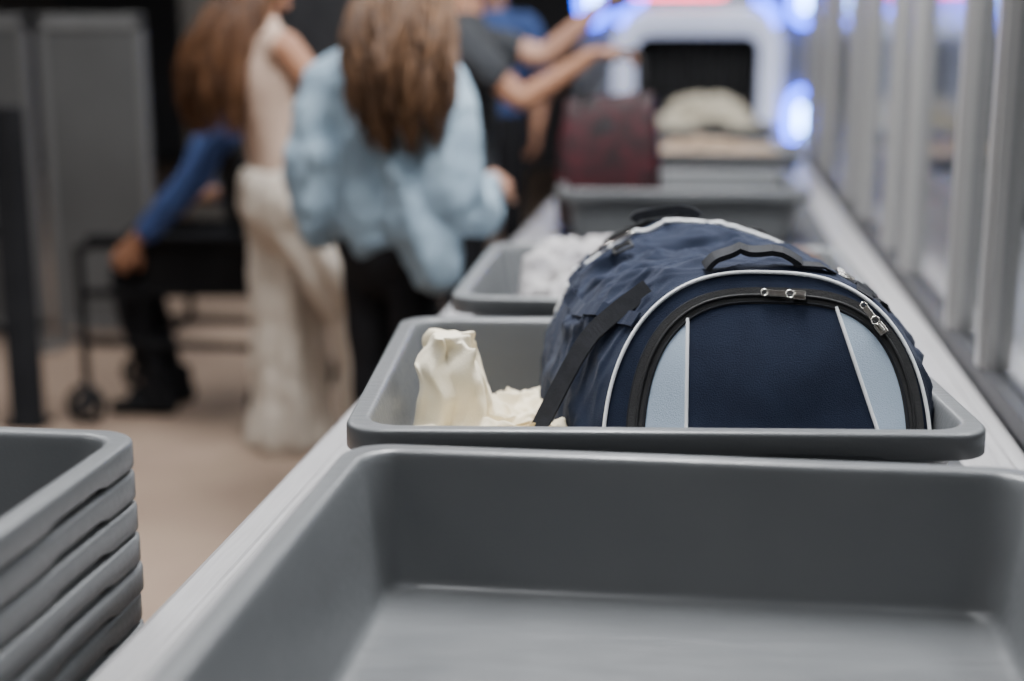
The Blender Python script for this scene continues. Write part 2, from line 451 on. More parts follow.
# ------------------------------------------------------------------ duffel bag
secs = np.array([ # yb, yt, cx, hw, H
    [1.700, 1.850, .082, .203, .298],
    [1.745, 1.895, .066, .224, .306],
    [1.840, 1.945, .046, .238, .298],
    [1.960, 2.020, .026, .240, .292],
    [2.080, 2.095, .002, .228, .302],
    [2.180, 2.170, -.022, .206, .314],
    [2.235, 2.215, -.036, .184, .308]])
Z0 = FL + .001
SECI = catmull(list(secs), 16); NS = len(SECI) - 1
def sec(wv):
    f = min(max(wv, 0), 1) * NS; i = min(int(f), NS - 1); return SECI[i] + (SECI[i + 1] - SECI[i]) * (f - i)
def raw(wv, t, pw=.74):
    yb, yt, cx, hw, H = sec(wv); a = 2 * math.pi * t
    c, s = math.cos(a), math.sin(a); zc = .10
    if s >= 0:
        x = abs(c) ** pw * math.copysign(1, c); z = zc + (H - zc) * s ** pw
        x *= 1 - .12 * s
    else:
        x = abs(c) ** .55 * math.copysign(1, c); z = zc - zc * abs(s) ** .6
    return V((cx + hw * x, yb + (yt - yb) * z / H, Z0 + z))
def bag_pt(wv, t, off=0.):
    p = raw(wv, t)
    d = 1e-3
    du = raw(min(wv + d, 1), t) - raw(max(wv - d, 0), t); dv = raw(wv, t + d) - raw(wv, t - d)
    n = dv.cross(du)
    if n.length > 1e-12: n.normalize()
    yb, yt, cx, hw, H = sec(wv)
    c = V((cx, p.y, Z0 + .12))
    if n.dot(p - c) < 0: n = -n
    up = max(0, math.sin(2 * math.pi * t))
    side = max(0, min(1, (p.z - Z0) / .08))
    env = math.sin(math.pi * min(max(wv, 0), 1)) ** .5
    k = noise.noise(V((wv * 4, p.x * 7, p.z * 7)))
    rid = 1 - abs(noise.noise(V((wv * 4 + 3 + p.x * 4, p.x * 5 + p.z * 8, 2.3)))) * 2
    rid2 = 1 - abs(noise.noise(V((wv * 9 - p.x * 10, p.x * 7 + p.z * 11, 7.7)))) * 2
    rid3 = 1 - abs(noise.noise(V((wv * 15 + p.x * 14, p.x * 9 - p.z * 16, 1.7)))) * 2
    h = env * side * (.010 * k + .013 * max(rid, 0) ** 4 + .008 * max(rid2, 0) ** 4 + .004 * max(rid3, 0) ** 4)
    for (a0, sl, wd, dp) in ((.64, .35, .040, .016), (.42, -.5, .03, .013), (.24, .25, .025, .008)):
        h -= env * side * dp * math.exp(-((wv - a0 - sl * p.x) / wd) ** 2) * up ** .7
    return p + n * (h + off), n
def cap_pt(s, t, front=True, off=0.):
    P, n0 = bag_pt(0. if front else 1., t)
    if front:
        kk = min(1, (1 - s) / .13)
        P = P.lerp(raw(0, t, .64), kk * kk * (3 - 2 * kk))
    yb, yt, cx, hw, H = secs[0] if front else secs[-1]
    C = V((cx, yb + (yt - yb) * .12 / H, Z0 + .12))
    n = V((0, -H, (yt - yb))).normalized() if front else V((0, 1, .05)).normalized()
    q = C + (P - C) * s + V((.012 if front else 0, 0, -.004 if front else 0)) * min(1, (1 - s) / .16)
    b = (.020 if front else .04) * (1 - s ** 3.0)
    k = noise.noise(V((q.x * 9, q.z * 9, 5.))) * .007 * (1 - s ** 4)
    return q + n * (b + k + off), n
bag = empty('duffel_bag')
T_ = 160; NW = 130
bm = bmesh.new()
rings = []
cs = [0.03, .15, .3, .45, .6, .72, .80, .84, .88, .92, .96, .985]
for s in cs: rings.append(([cap_pt(s, j / T_)[0] for j in range(T_)], 'f', s))
for i in range(NW + 1): rings.append(([bag_pt(i / NW, j / T_)[0] for j in range(T_)], 'b', 0))
for s in cs[::-1]: rings.append(([cap_pt(s, j / T_, False)[0] for j in range(T_)], 'r', s))
rv = [[bm.verts.new(p) for p in r[0]] for r in rings]
for a in range(len(rv) - 1):
    mi = 1 if (rings[a][1] == 'f' and rings[a][2] < .84) else 0
    for j in range(T_):
        f = bm.faces.new((rv[a][j], rv[a][(j + 1) % T_], rv[a + 1][(j + 1) % T_], rv[a + 1][j])); f.material_index = mi
bm.faces.new(rv[0][::-1]).material_index = 1; bm.faces.new(rv[-1])
bmesh.ops.recalc_face_normals(bm, faces=bm.faces)
bvh = BVHTree.FromBMesh(bm)
mp = M['navy'].copy(); mp.name = 'end_panel_fabric'
nt = mp.node_tree; N = nt.nodes; L = nt.links; P = N['Principled BSDF']
tc = N.new('ShaderNodeTexCoord'); sx = N.new('ShaderNodeSeparateXYZ'); L.new(tc.outputs['Object'], sx.inputs[0])
def mth(op, a, b):
    m = N.new('ShaderNodeMath'); m.operation = op
    for i, q in enumerate((a, b)):
        if isinstance(q, (int, float)): m.inputs[i].default_value = q
        else: L.new(q, m.inputs[i])
    return m.outputs[0]
XL = lambda z: -.016 - (z - .9) * .02
XR = lambda z: .220 - (z - .9) * .36
left = mth('LESS_THAN', sx.outputs['X'], -.017)
zr = mth('MULTIPLY', mth('SUBTRACT', sx.outputs['Z'], .9), -.36)
right = mth('GREATER_THAN', mth('SUBTRACT', sx.outputs['X'], zr), .220)
msk = mth('MAXIMUM', left, right)
old = P.inputs['Base Color'].links[0].from_socket
mx = N.new('ShaderNodeMix'); mx.data_type = 'RGBA'; L.new(msk, mx.inputs[0]); L.new(old, mx.inputs[6]); mx.inputs[7].default_value = (.38, .47, .58, 1)
L.new(mx.outputs[2], P.inputs['Base Color'])
body = finish('bag_body', bm, M['navy'], bag); body.data.materials.append(mp)
ts = [i / 240 for i in range(240)]
curveobj('front_piping', [[cap_pt(.998, t, off=.003)[0] for t in ts]], .0024, M['white'], bag, cyclic=True)
curveobj('rear_piping', [[bag_pt(.80, t, .002)[0] for t in ts]], .0036, M['white'], bag, cyclic=True)
def ribbon(name, pts, nrm, width, thick, material, parent, closed=False):
    bm = bmesh.new(); n = len(pts); loops = []
    for i in range(n):
        a = pts[(i - 1) % n if closed else max(i - 1, 0)]; b = pts[(i + 1) % n if closed else min(i + 1, n - 1)]
        t = (b - a).normalized(); nn = (nrm[i] - t * nrm[i].dot(t)).normalized(); s = t.cross(nn)
        w2 = width / 2; p = pts[i]
        loops.append([p - s * w2, p + s * w2, p + s * w2 + nn * thick, p - s * w2 + nn * thick])
    if closed: loops.append(loops[0])
    loft(bm, loops, not closed, not closed)
    return finish(name, bm, material, parent, smooth=False)
zp = [cap_pt(.850, t, off=.0008) for t in ts]
ribbon('zipper_tape', [p for p, n in zp], [n for p, n in zp], .022, .002, M['zip'], bag, True)
curveobj('zipper_teeth', [[cap_pt(.850, t, off=.0035)[0] for t in ts]], .0022, M['black'], bag, cyclic=True)
curveobj('zipper_welt', [[cap_pt(.808, t, off=.001)[0] for t in ts], [cap_pt(.892, t, off=.001)[0] for t in ts]], .0018, M['web'], bag, cyclic=True)
def cast(x, z):
    h = bvh.ray_cast(V((x, 1.2, z)), V((0, 1, 0)));  return h[0]
seams = []
for fn in (XL, XR):
    pts = []
    for k in range(46):
        z = Z0 + .02 + k * .0060
        x = fn(z); h = cast(x, z)
        if h is None: continue
        C = V((.094, 0, Z0 + .116))
        bestd = 1e9; bs = None
        for t in ts:
            q = cap_pt(.825, t)[0]
            dd = abs(math.atan2(q.z - C.z, q.x - C.x) - math.atan2(h.z - C.z, h.x - C.x))
            if dd < bestd: bestd = dd; bs = q
        if (V((h.x, 0, h.z)) - C).length < (V((bs.x, 0, bs.z)) - C).length: pts.append(h + V((0, -.0015, 0)))
    seams.append(pts)
curveobj('panel_piping', [s for s in seams if len(s) > 1], .0024, M['white'], bag)
def pull(t, front=True, wv=None, name='zipper_pull', ang=0., L0=.035):
    if front: p, n = cap_pt(.850, t, off=.004); q, _ = cap_pt(.850, t + .01, off=.004)
    else: p, n = bag_pt(wv, t, .006); q, _ = bag_pt(wv, t + .01, .006)
    tt = (q - p).normalized(); s = tt.cross(n).normalized()
    R = Matrix((tt, s, n)).transposed().to_4x4(); R.translation = p
    R = R @ Matrix.Rotation(ang, 4, 'Z')
    bm = bmesh.new()
    box(bm, -.008, .008, -.006, .006, 0, .005, R)
    box(bm, -.006, .006, -.0022, .0022, .005, .0085, R)
    torus(bm, (.012, 0, .006), .0050, .0013, 'Z', 20, 6, R)
    box(bm, .016, .016 + L0, -.0042, .0042, .003, .0055, R)
    torus(bm, (.018 + L0, 0, .0045), .0042, .0012, 'Z', 16, 6, R)
    finish(name, bm, M['steel'], bag, smooth=False, bevel=.0006)
pull(.238, ang=.04, L0=.026); pull(.118, ang=.12, L0=.018)
zz = [bag_pt(.87, .04 + .44 * k / 80, .001) for k in range(81)]
ribbon('main_zipper_tape', [p for p, n in zz], [n for p, n in zz], .024, .002, M['zip'], bag)
curveobj('main_zipper_teeth', [[bag_pt(.87, .04 + .44 * k / 80, .004)[0] for k in range(81)]], .0024, M['black'], bag)
pull(.355, front=False, wv=.78, ang=math.pi, L0=.030)
def strap(name, uv, width=.026, off=.002, lift=None, mat_=None, thick=.003):
    UV = catmull(uv, 10); pts = []; nr = []
    for i, (a, b) in enumerate(UV):
        lf = 0
        if lift: lf = lift * math.sin(math.pi * i / (len(UV) - 1)) ** .8
        p, n = bag_pt(a, b, off + lf); pts.append(p); nr.append(n)
    ribbon(name, pts, nr, width, thick, mat_ or M['web'], bag)
strap('side_strap', [(.02, .15), (.20, .145), (.45, .14), (.70, .135), (.92, .13)], .022)
strap('side_strap', [(.02, .40), (.25, .41), (.5, .415), (.75, .40), (.92, .39)], .022, mat_=M['navy'])
strap('grab_handle', [(.07, .292), (.075, .278), (.08, .26), (.08, .24), (.08, .225)], .024, .003, lift=.015, thick=.007)
strap('grab_handle_tab', [(.08, .230), (.10, .205), (.15, .185)], .018, .003)
strap('rear_handle', [(.88, .300), (.885, .285), (.885, .262), (.88, .245)], .030, .004, lift=.008, thick=.014)
strap('shoulder_strap', [(.22, .11), (.38, .12), (.55, .105), (.75, .12), (.9, .10)], .022, .003, lift=.003)
strap('compression_strap', [(.40, .06), (.38, .12), (.35, .165), (.33, .20)], .018, .004)
lp = catmull([bag_pt(.10, .36, .004)[0], bag_pt(.14, .41, .008)[0], bag_pt(.17, .45, .014)[0], V((-.205, 1.79, Z0 + .10)), V((-.222, 1.765, Z0 + .06)), V((-.235, 1.74, Z0 + .03)), V((-.235, 1.70, Z0 + .012))], 8)
ribbon('loose_strap', [V(p) for p in lp], [V((-.45, -.85, .25)).normalized()] * len(lp), .026, .003, M['web'], bag)
for wv, t in ((.30, .118), (.37, .150), (.62, .33)):
    p, n = bag_pt(wv, t, .006); q = bag_pt(wv + .01, t, .006)[0]
    tt = (q - p).normalized(); s = tt.cross(n); R = Matrix((tt, s, n)).transposed().to_4x4(); R.translation = p
    bm = bmesh.new()
    for a in (-1, 1):
        chain(bm, [R @ V((a * .011, -.014, .002)), R @ V((a * .011, .014, .002))], [.0022], n=8, sub=2)
        chain(bm, [R @ V((-.011, a * .014, .002)), R @ V((.011, a * .014, .002))], [.0022], n=8, sub=2)
    chain(bm, [R @ V((0, -.014, .003)), R @ V((0, .014, .003))], [.0016], n=8, sub=2)
    finish('strap_buckle', bm, M['steel'] if wv < .5 and wv > .35 else M['black'], bag)

# ------------------------------------------------------------------ crumpled garments
def garment(name, chains, material, vox=.006, folds=((.05, .03), (.02, .012)), sm=3, n=20, par=None):
    bm = bmesh.new()
    for c in chains: chain(bm, c[0], c[1], side=c[2], n=n, flute=(c[3] if len(c) > 3 else None), sub=8)
    return finish(name, bm, material, par, remesh=vox, sm_it=sm, disp=folds)
cm = M['cream'].copy(); cm.name = 'cream_cloth_with_ochre_trim'
nt = cm.node_tree; Nn = nt.nodes; Ln = nt.links
tcc = Nn.new('ShaderNodeTexCoord'); vd = Nn.new('ShaderNodeVectorMath'); vd.operation = 'DISTANCE'
Ln.new(tcc.outputs['Object'], vd.inputs[0]); vd.inputs[1].default_value = (-.225, 1.79, .865)
nz = Nn.new('ShaderNodeTexNoise'); nz.inputs['Scale'].default_value = 45; Ln.new(tcc.outputs['Object'], nz.inputs['Vector'])
mm = Nn.new('ShaderNodeMath'); mm.operation = 'MULTIPLY_ADD'; mm.inputs[1].default_value = .06; Ln.new(nz.outputs['Fac'], mm.inputs[0]); Ln.new(vd.outputs['Value'], mm.inputs[2])
rr_ = Nn.new('ShaderNodeMapRange'); rr_.inputs['From Min'].default_value = .054; rr_.inputs['From Max'].default_value = .066; rr_.inputs['To Min'].default_value = 1; rr_.inputs['To Max'].default_value = 0
Ln.new(mm.outputs[0], rr_.inputs['Value'])
pp = Nn['Principled BSDF']; oldc = pp.inputs['Base Color'].links[0].from_socket
mxx = Nn.new('ShaderNodeMix'); mxx.data_type = 'RGBA'; Ln.new(rr_.outputs['Result'], mxx.inputs[0]); Ln.new(oldc, mxx.inputs[6]); mxx.inputs[7].default_value = (.40, .29, .13, 1)
Ln.new(mxx.outputs[2], pp.inputs['Base Color'])
bm = bmesh.new(); nx, ny = 200, 200
gx0, gx1, gy0, gy1 = -.392, -.150, 1.675, 2.02
grid = []
for i in range(nx + 1):
    row = []
    for j in range(ny + 1):
        x = gx0 + (gx1 - gx0) * i / nx; y = gy0 + (gy1 - gy0) * j / ny
        edge = min(i, nx - i) / 16; edge2 = min(j, ny - j) / 16
        e = min(1, edge) * min(1, edge2); e = e * e * (3 - 2 * e)
        r1 = 1 - abs(noise.noise(V((x * 14 + 3, y * 10, 1.)))) * 2.0
        r2 = 1 - abs(noise.noise(V((x * 28 - y * 18, y * 28, 4.)))) * 2.2
        r3 = 1 - abs(noise.noise(V((x * 55 + y * 30, y * 50, 9.)))) * 2
        low = .062 + .022 * r1 + .014 * r2 + .005 * r3
        dx, dy = x + .334, y - 1.860; r = math.hypot(dx, dy * .8); th = math.atan2(dy, dx)
        fl = 1 + .20 * math.sin(4 * th + r * 30) + .12 * math.sin(7 * th - r * 60 + 1)
        rn = r * fl
        q = min(rn / .072, 1)
        pk = .182 * (1 - q ** 1.7) ** 1.15 + .010 * r3 * (1 - q) + .012 * r2 * (1 - q)
        h = max(low, min(low * .5 + pk, .203)) if q < 1 else low
        z_ = h * e
        xx = x - .05 * max(0, z_ - .10) + .018 * noise.noise(V((x * 18, y * 18, z_ * 26))) * min(1, z_ * 15)
        yy = y + .018 * noise.noise(V((x * 18 + 9, y * 18, z_ * 26))) * min(1, z_ * 15)
        row.append(bm.verts.new((max(xx, -.394), yy, FL + .002 + z_)))
    grid.append(row)
for i in range(nx):
    for j in range(ny): bm.faces.new((grid[i][j], grid[i + 1][j], grid[i + 1][j + 1], grid[i][j + 1]))
o = finish('cream_garment', bm, cm)
sm = o.modifiers.new('sm', 'SMOOTH'); sm.iterations = 3; sm.factor = .5
garment('grey_sweater', [([(-.28, 2.60, .83), (-.26, 2.72, .88), (-.21, 2.85, .90), (-.10, 2.92, .85)], [(.06, .045), (.09, .08), (.10, .08), (.07, .05)], (1, 0, 0), (5, .22, 5)),
    ([(-.30, 2.7, .84), (-.18, 2.62, .85), (-.06, 2.66, .84)], [(.06, .05), (.07, .05), (.05, .04)], (0, 1, 0), (4, .22, 4))], M['greycloth'], .006, ((.05, .04), (.025, .022)))
garment('brown_satchel', [([(.10, 2.92, .85), (.17, 2.92, .87), (.22, 2.9, .86)], [(.09, .06), (.10, .09), (.07, .06)], (0, 1, 0))], M['brown'], .007, ((.1, .03),))
garment('tan_sweater', [([(-.22, 6.0, .86), (0, 6.05, .89), (.24, 6.0, .86)], [(.20, .06), (.22, .07), (.18, .06)], (0, 1, 0), (6, .12, 3))], M['tan'], .012, ((.06, .05),))
garment('cream_jacket', [([(-.24, 7.5, .88), (-.02, 7.55, .95), (.2, 7.5, .90)], [(.2, .08), (.22, .12), (.18, .07)], (0, 1, 0), (6, .2, 4))], M['creamd'], .012, ((.1, .06), (.05, .05)))
garment('grey_jacket', [([(1.34, 3.3, .86), (1.48, 3.32, .89), (1.62, 3.3, .86)], [(.16, .06), (.18, .09), (.15, .05)], (0, 1, 0), (6, .15, 3))], M['greycloth'], .01, ((.08, .04),))

# ------------------------------------------------------------------ handbag
hb = empty('handbag', (-.305, 4.50, FL + .001), math.radians(-4))
bm = bmesh.new(); loops = []
for z, w2, d2, r in ((0, .145, .055, .02), (.01, .155, .065, .03), (.1, .165, .07, .035), (.25, .160, .055, .03), (.36, .145, .035, .02), (.41, .135, .020, .012), (.415, .13, .016, .01)):
    loops.append([(x, y, z + (.012 * math.sin(x * 18) if z > .3 else 0)) for x, y in rrect(w2, d2, r, 5, 12)])
loft(bm, loops); finish('handbag_body', bm, M['redbag'], hb)
def hpts(sgn): return [(-.085, sgn * .03, .38), (-.06, sgn * .03, .46), (.02, sgn * .01, .535), (.065, 0, .556), (.10, sgn * .01, .52), (.10, sgn * .03, .44), (.085, sgn * .03, .38)]
bm = bmesh.new()
for s in (-1, 1): chain(bm, hpts(s), [.007], n=10, sub=6)
finish('handbag_handles', bm, M['black'], hb)
bm = bmesh.new(); box(bm, -.02, .02, -.045, -.036, .30, .34); finish('handbag_clasp', bm, M['darkmetal'], hb, bevel=.003, smooth=False)

# ------------------------------------------------------------------ people
def hand(bm, wrist, d, nrm, tside=1, curl=.5, k=1.):
    d = V(d).normalized(); nrm = V(nrm); nrm = (nrm - d * nrm.dot(d)).normalized(); sd = d.cross(nrm) * tside
    w_ = V(wrist)
    chain(bm, [w_ - d * .03, w_ + d * .02 * k, w_ + d * .055 * k, w_ + d * .088 * k], [(.025, .018), (.03, .016), (.038, .015), (.039, .012)], side=sd, n=14)
    for off, ln in ((.029, .072), (.010, .080), (-.010, .075), (-.028, .058)):
        p = w_ + d * (.083 * k) + sd * off; pts = [p]; a = curl * .5
        for f in (.45, .30, .25):
            dd = d * math.cos(a) + nrm * math.sin(a) + sd * off * 1.2
            p = p + dd.normalized() * ln * f * k; pts.append(p); a += curl
        chain(bm, pts, [.0092, .0086, .0078, .0062], side=sd, n=8, sub=3)
    p = w_ + d * .022 * k + sd * .022; t1 = (d * .65 + sd * .7 + nrm * .25).normalized(); t2 = (d * .85 + sd * .3 + nrm * .45).normalized()
    chain(bm, [p, p + t1 * .04, p + t1 * .04 + t2 * .028, p + t1 * .04 + t2 * .052], [.014, .0115, .010, .0075], side=sd, n=8, sub=3)

def head(par, c, yaw=0., pitch=0., skin=None, neck_base=None, hair='long', hm=None, hlen=.42, back=(0, -.05), vol=1., seed=1, taper=.6):
    R = Matrix.Rotation(yaw, 3, 'Z') @ Matrix.Rotation(pitch, 3, 'X'); c = V(c)
    bm = bmesh.new()
    vs = ellipsoid(bm, (0, 0, 0), (.076, .094, .112), sub=4)
    for v in vs:
        z = v.co.z
        if z < 0:
            q = min(-z / .112, 1); v.co.x *= 1 - .28 * q * q
            if v.co.y < 0: v.co.y *= 1 - .45 * q
            else: v.co.y *= 1 + .06 * q
        if v.co.y > .05: v.co.y = .05 + (v.co.y - .05) * .82
    for s in (-1, 1):
        ellipsoid(bm, (s * .078, -.005, -.005), (.010, .019, .032), sub=2)
        ellipsoid(bm, (s * .036, .066, -.024), (.022, .016, .018), sub=2)
    ellipsoid(bm, (0, .075, -.088), (.022, .018, .018), sub=2)
    chain(bm, [(0, .082, .022), (0, .092, .0), (0, .104, -.022), (0, .092, -.032)], [(.008, .008), (.009, .009), (.014, .011), (.012, .006)], n=10)
    for v in bm.verts: v.co = R @ v.co + c
    nb = V(neck_base) if neck_base else c + V((0, -.03, -.17))
    chain(bm, [nb - V((0, 0, .04)), nb + V((0, 0, .03)), c + R @ V((0, -.018, -.06))], [(.075, .06), (.055, .055), (.054, .056)], n=16)
    finish('head_skin', bm, skin, par, remesh=.005, sm_it=4)
    def part(name, fn, m):
        b = bmesh.new(); fn(b)
        for v in b.verts: v.co = R @ v.co + c
        finish(name, b, m, par)
    part('eyes', lambda b: [ellipsoid(b, (s * .031, .0775, .006), (.014, .010, .009), sub=2) for s in (-1, 1)], M['eyew'])
    part('irises', lambda b: [ellipsoid(b, (s * .031, .0865, .006), (.0055, .003, .0055), sub=2) for s in (-1, 1)], M['iris'])
    part('eyebrows', lambda b: [chain(b, [(s * .014, .090, .026), (s * .032, .0875, .031), (s * .050, .073, .025)], [(.003, .0035)], n=8) for s in (-1, 1)], M['brow'])
    part('mouth', lambda b: (chain(b, [(-.025, .078, -.053), (0, .091, -.050), (.025, .078, -.053)], [(.003, .003), (.004, .006), (.003, .003)], n=8),
                             chain(b, [(-.023, .078, -.056), (0, .090, -.059), (.023, .078, -.056)], [(.003, .003), (.005, .006), (.003, .003)], n=8)), M['lips'])
    bm = bmesh.new(); vs = ellipsoid(bm, (0, -.008, .010), (.086, .100, .116), sub=4)
    dele = [v for v in vs if v.co.y > .035 and v.co.z < .062 or (v.co.z < -.055)]
    bmesh.ops.delete(bm, geom=dele, context='VERTS')
    for v in bm.verts: v.co = R @ (v.co + v.co.normalized() * .004 * noise.noise(v.co * 40)) + c
    o = finish('hair_cap', bm, hm, par); so = o.modifiers.new('s', 'SOLIDIFY'); so.thickness = .01
    rnd = random.Random(seed); spl = []; rad = []
    if hair == 'long':
        bm = bmesh.new(); b0 = c + R @ V((0, -.045, .03))
        chain(bm, [b0, c + V((back[0] * .15, -.075, -.09)), c + V((back[0] * .55, back[1] * .6 - .07, -.03 - hlen * .42)), c + V((back[0] * .95, back[1] - .06, -.03 - hlen * .74))],
              [(.075, .065), (.075 * vol, .050 * vol), (.072 * vol, .040 * vol), (.030 * vol, .02)], n=24, sub=6, flute=(6, .10, 1.5))
        finish('hair_volume', bm, hm, par)
        for k in range(860):
            az = math.radians(rnd.uniform(-122, 122)); lay = rnd.uniform(0, 1)
            dx, dy = math.sin(az), -math.cos(az); pts = []; rr = []
            pts.append(R @ V((dx * .02, .02 + dy * .02, .122)) + c); rr.append(.8)
            for f in (.35, .6, .85):
                a = f * math.pi / 2; pts.append(R @ V((dx * .090 * math.sin(a), -.008 + dy * .104 * math.sin(a), .01 + .117 * math.cos(a))) + c); rr.append(1)
            pe_ = R @ V((dx * .092, -.008 + dy * .106, -.03)) + c; pts.append(pe_); rr.append(1)
            grp = round(az * 4); ph = grp * 1.9 + rnd.uniform(-.5, .5); amp = .019 * vol * (.7 + .3 * math.sin(grp * 2.1)); ln = hlen * rnd.uniform(.70, 1.05)
            steps = 11
            for q in range(1, steps + 1):
                f = q / steps
                bulge = math.sin(min(f * 1.6, 1) * math.pi / 2)
                x = pe_.x + dx * .050 * vol * bulge * (.5 + .5 * lay) - dx * taper * .07 * f * f + back[0] * f + amp * f * math.sin(ph + f * 10)
                y = pe_.y + back[1] * min(1, f * 1.4) - .055 * lay * vol * math.sin(f * math.pi * .8) + amp * .8 * f * math.cos(ph + f * 10)
                if f > .15: y = min(y, c.y + .03 - .09 * min(f * 2, 1) + .02 * lay)
                pts.append(V((x, y, pe_.z - ln * f))); rr.append(1.15 - .85 * f ** 2)
            spl.append(catmull([tuple(p) for p in pts], 3))
            rad.append([float(r[0]) for r in catmull([(r, r) for r in rr], 3)])
        curveobj('long_hair', spl, .0040, hm, par, res=1, radii=rad)
    else:
        for k in range(220):
            az = rnd.uniform(0, 6.28); el = rnd.uniform(.35 if abs(math.cos(az - 1.57)) < .7 else .9, 1.57)
            nrm = V((math.cos(az) * math.cos(el), math.sin(az) * math.cos(el), math.sin(el)))
            if nrm.y > .4 and nrm.z < .6: continue
            p = V((nrm.x * .086, nrm.y * .1 - .008, nrm.z * .118 + .01)); q = p + V((nrm.x * .5, -.6, -.2)).normalized() * .03
            spl.append([R @ p + c, R @ ((p + q) / 2 + nrm * .006) + c, R @ q + c]); rad.append([1, 1, .4])
        curveobj('short_hair', spl, .006, hm, par, res=1, radii=rad)

def arm_skin(par, elbow, wrist, fdir, nrm, tside, skin, curl=.6, start=None, r=(.043, .036, .026), name='forearm_and_hand'):
    bm = bmesh.new(); e = V(elbow); w_ = V(wrist)
    pts = [e + (w_ - e) * -.02, e + (w_ - e) * .3, e + (w_ - e) * .75, w_]; rad = [r[0], r[1] * 1.05, r[2] * 1.12, (r[2], r[2] * .8)]
    if start: pts = [V(start), V(start) + (e - V(start)) * .5, e + (V(start) - e) * .06, e + (w_ - e) * .25, e + (w_ - e) * .75, w_]; rad = [.05, .045, r[0] * .95, r[1] * 1.08, r[2] * 1.12, (r[2], r[2] * .8)]
    chain(bm, pts, rad, n=16)
    hand(bm, w_, fdir, nrm, tside, curl)
    finish(name, bm, skin, par, remesh=.0045, sm_it=2)

def shoes(par, feet, m, yaws=(0, 0)):
    bm = bmesh.new()
    for (x, y), yw in zip(feet, yaws):
        R = Matrix.Translation((x, y, 0)) @ Matrix.Rotation(yw, 4, 'Z')
        chain(bm, [(0, -.06, .045), (0, 0, .045), (0, .09, .035), (0, .165, .026)], [(.034, .042), (.037, .044), (.045, .033), (.034, .022)], n=14, M4=R)
        chain(bm, [(0, -.03, .06), (0, -.03, .13)], [(.036, .045)], n=14, M4=R)
    finish('shoes', bm, m, par, remesh=.006, sm_it=2)

# --- woman in off-white trousers
A = empty('woman_in_white_trousers', (-1.315, 4.45, 0), math.radians(-55))
bm = bmesh.new()
chain(bm, [(0, -.03, 1.03), (0, -.01, .97), (0, -.025, .88), (0, -.01, .80)], [(.140, .105), (.170, .130), (.195, .155), (.180, .135)])
for s, fx in ((-1, .0), (1, .20)):
    chain(bm, [(s * .09, -.02, .90), (s * .10, fx * .4, .68), (s * .105, fx, .45), (s * .11, fx * 1.2, .2), (s * .11, fx * 1.25, .04)], [(.100, .13), (.100, .12), (.100, .115), (.112, .125), (.125, .140)], flute=(6, .18, 1.5), sub=6)
finish('wide_leg_trousers', bm, M['trousA'], A, remesh=.009, sm_it=3, disp=((.16, .02), (.06, .012)))
bm = bmesh.new()
chain(bm, [(0, -.02, .95), (0, -.04, 1.05), (0, -.055, 1.18), (0, -.075, 1.28), (0, -.09, 1.36), (0, -.095, 1.41)], [(.158, .118), (.145, .11), (.160, .118), (.165, .11), (.145, .085), (.07, .06)], flute=(6, .03, 2), sub=6)
for s in (-1, 1): chain(bm, [(s * .12, -.08, 1.35), (s * .165, -.08, 1.345)], [.06, .052])
finish('sleeveless_top', bm, M['topA'], A, remesh=.009, sm_it=4, disp=((.12, .015),))
arm_skin(A, (.235, .10, 1.10), (.16, .30, 1.20), (-.3, .9, .15), (-1, 0, -.2), -1, M['skin'], start=(.17, -.075, 1.35))
arm_skin(A, (-.21, .05, 1.10), (-.14, .27, 1.20), (.2, .9, .1), (1, 0, -.2), 1, M['skin'], start=(-.17, -.075, 1.35))
shoes(A, ((-.11, -.03), (.11, .22)), M['shoe'])
head(A, (-.01, -.09, 1.56), yaw=-.1, pitch=.05, skin=M['skin'], neck_base=(0, -.095, 1.42), hm=M['hairA'], hlen=.44, back=(-.05, -.07), vol=1.4, seed=3)

# --- woman in light blue shirt
B = empty('woman_in_blue_shirt', (-.830, 3.66, 0), math.radians(-22))
bm = bmesh.new()
chain(bm, [(0, 0, 1.0), (0, 0, .92), (0, -.01, .84), (0, 0, .78)], [(.12, .1), (.135, .11), (.150, .115), (.135, .10)])
for s in (-1, 1):
    chain(bm, [(s * .070, 0, .86), (s * .072, .01, .65), (s * .072, .01, .46), (s * .075, -.01, .25), (s * .08, -.01, .09)], [(.078, .09), (.064, .075), (.052, .056), (.050, .052), (.04, .042)])
finish('black_trousers', bm, M['blackcloth'], B, remesh=.010, sm_it=4, disp=((.1, .012),))
bm = bmesh.new()
chain(bm, [(0, -.01, .88), (.0, -.015, .93), (0, 0, 1.02), (0, .01, 1.14), (0, .015, 1.26), (0, .02, 1.34), (0, .02, 1.38)], [(.155, .120), (.160, .125), (.160, .125), (.170, .125), (.170, .11), (.11, .08), (.06, .055)], flute=(7, .08, 1.2), sub=6)
chain(bm, [(-.12, .02, 1.30), (-.175, .0, 1.25), (-.205, -.03, 1.12), (-.215, -.03, 1.00), (-.18, .10, .98), (-.15, .2, 1.01)], [.062, .066, .068, .072, .058, .048], flute=(5, .13, 6), sub=8)
chain(bm, [(.12, .02, 1.30), (.18, .0, 1.25), (.220, -.04, 1.12), (.235, -.04, .96), (.21, .12, .94), (.17, .22, .97)], [.064, .068, .074, .080, .064, .05], flute=(5, .13, 6), sub=8)
chain(bm, [(.12, -.05, 1.06), (.170, -.06, .90), (.195, -.06, .78)], [(.070, .10), (.078, .10), (.060, .08)], flute=(5, .16, 2), sub=8)
chain(bm, [(-.12, -.05, 1.06), (-.16, -.06, .94), (-.175, -.06, .87)], [(.070, .10), (.078, .10), (.060, .08)], flute=(5, .16, 2), sub=8)
finish('loose_denim_shirt', bm, M['shirtB'], B, remesh=.007, sm_it=3, disp=((.12, .022), (.05, .012)))
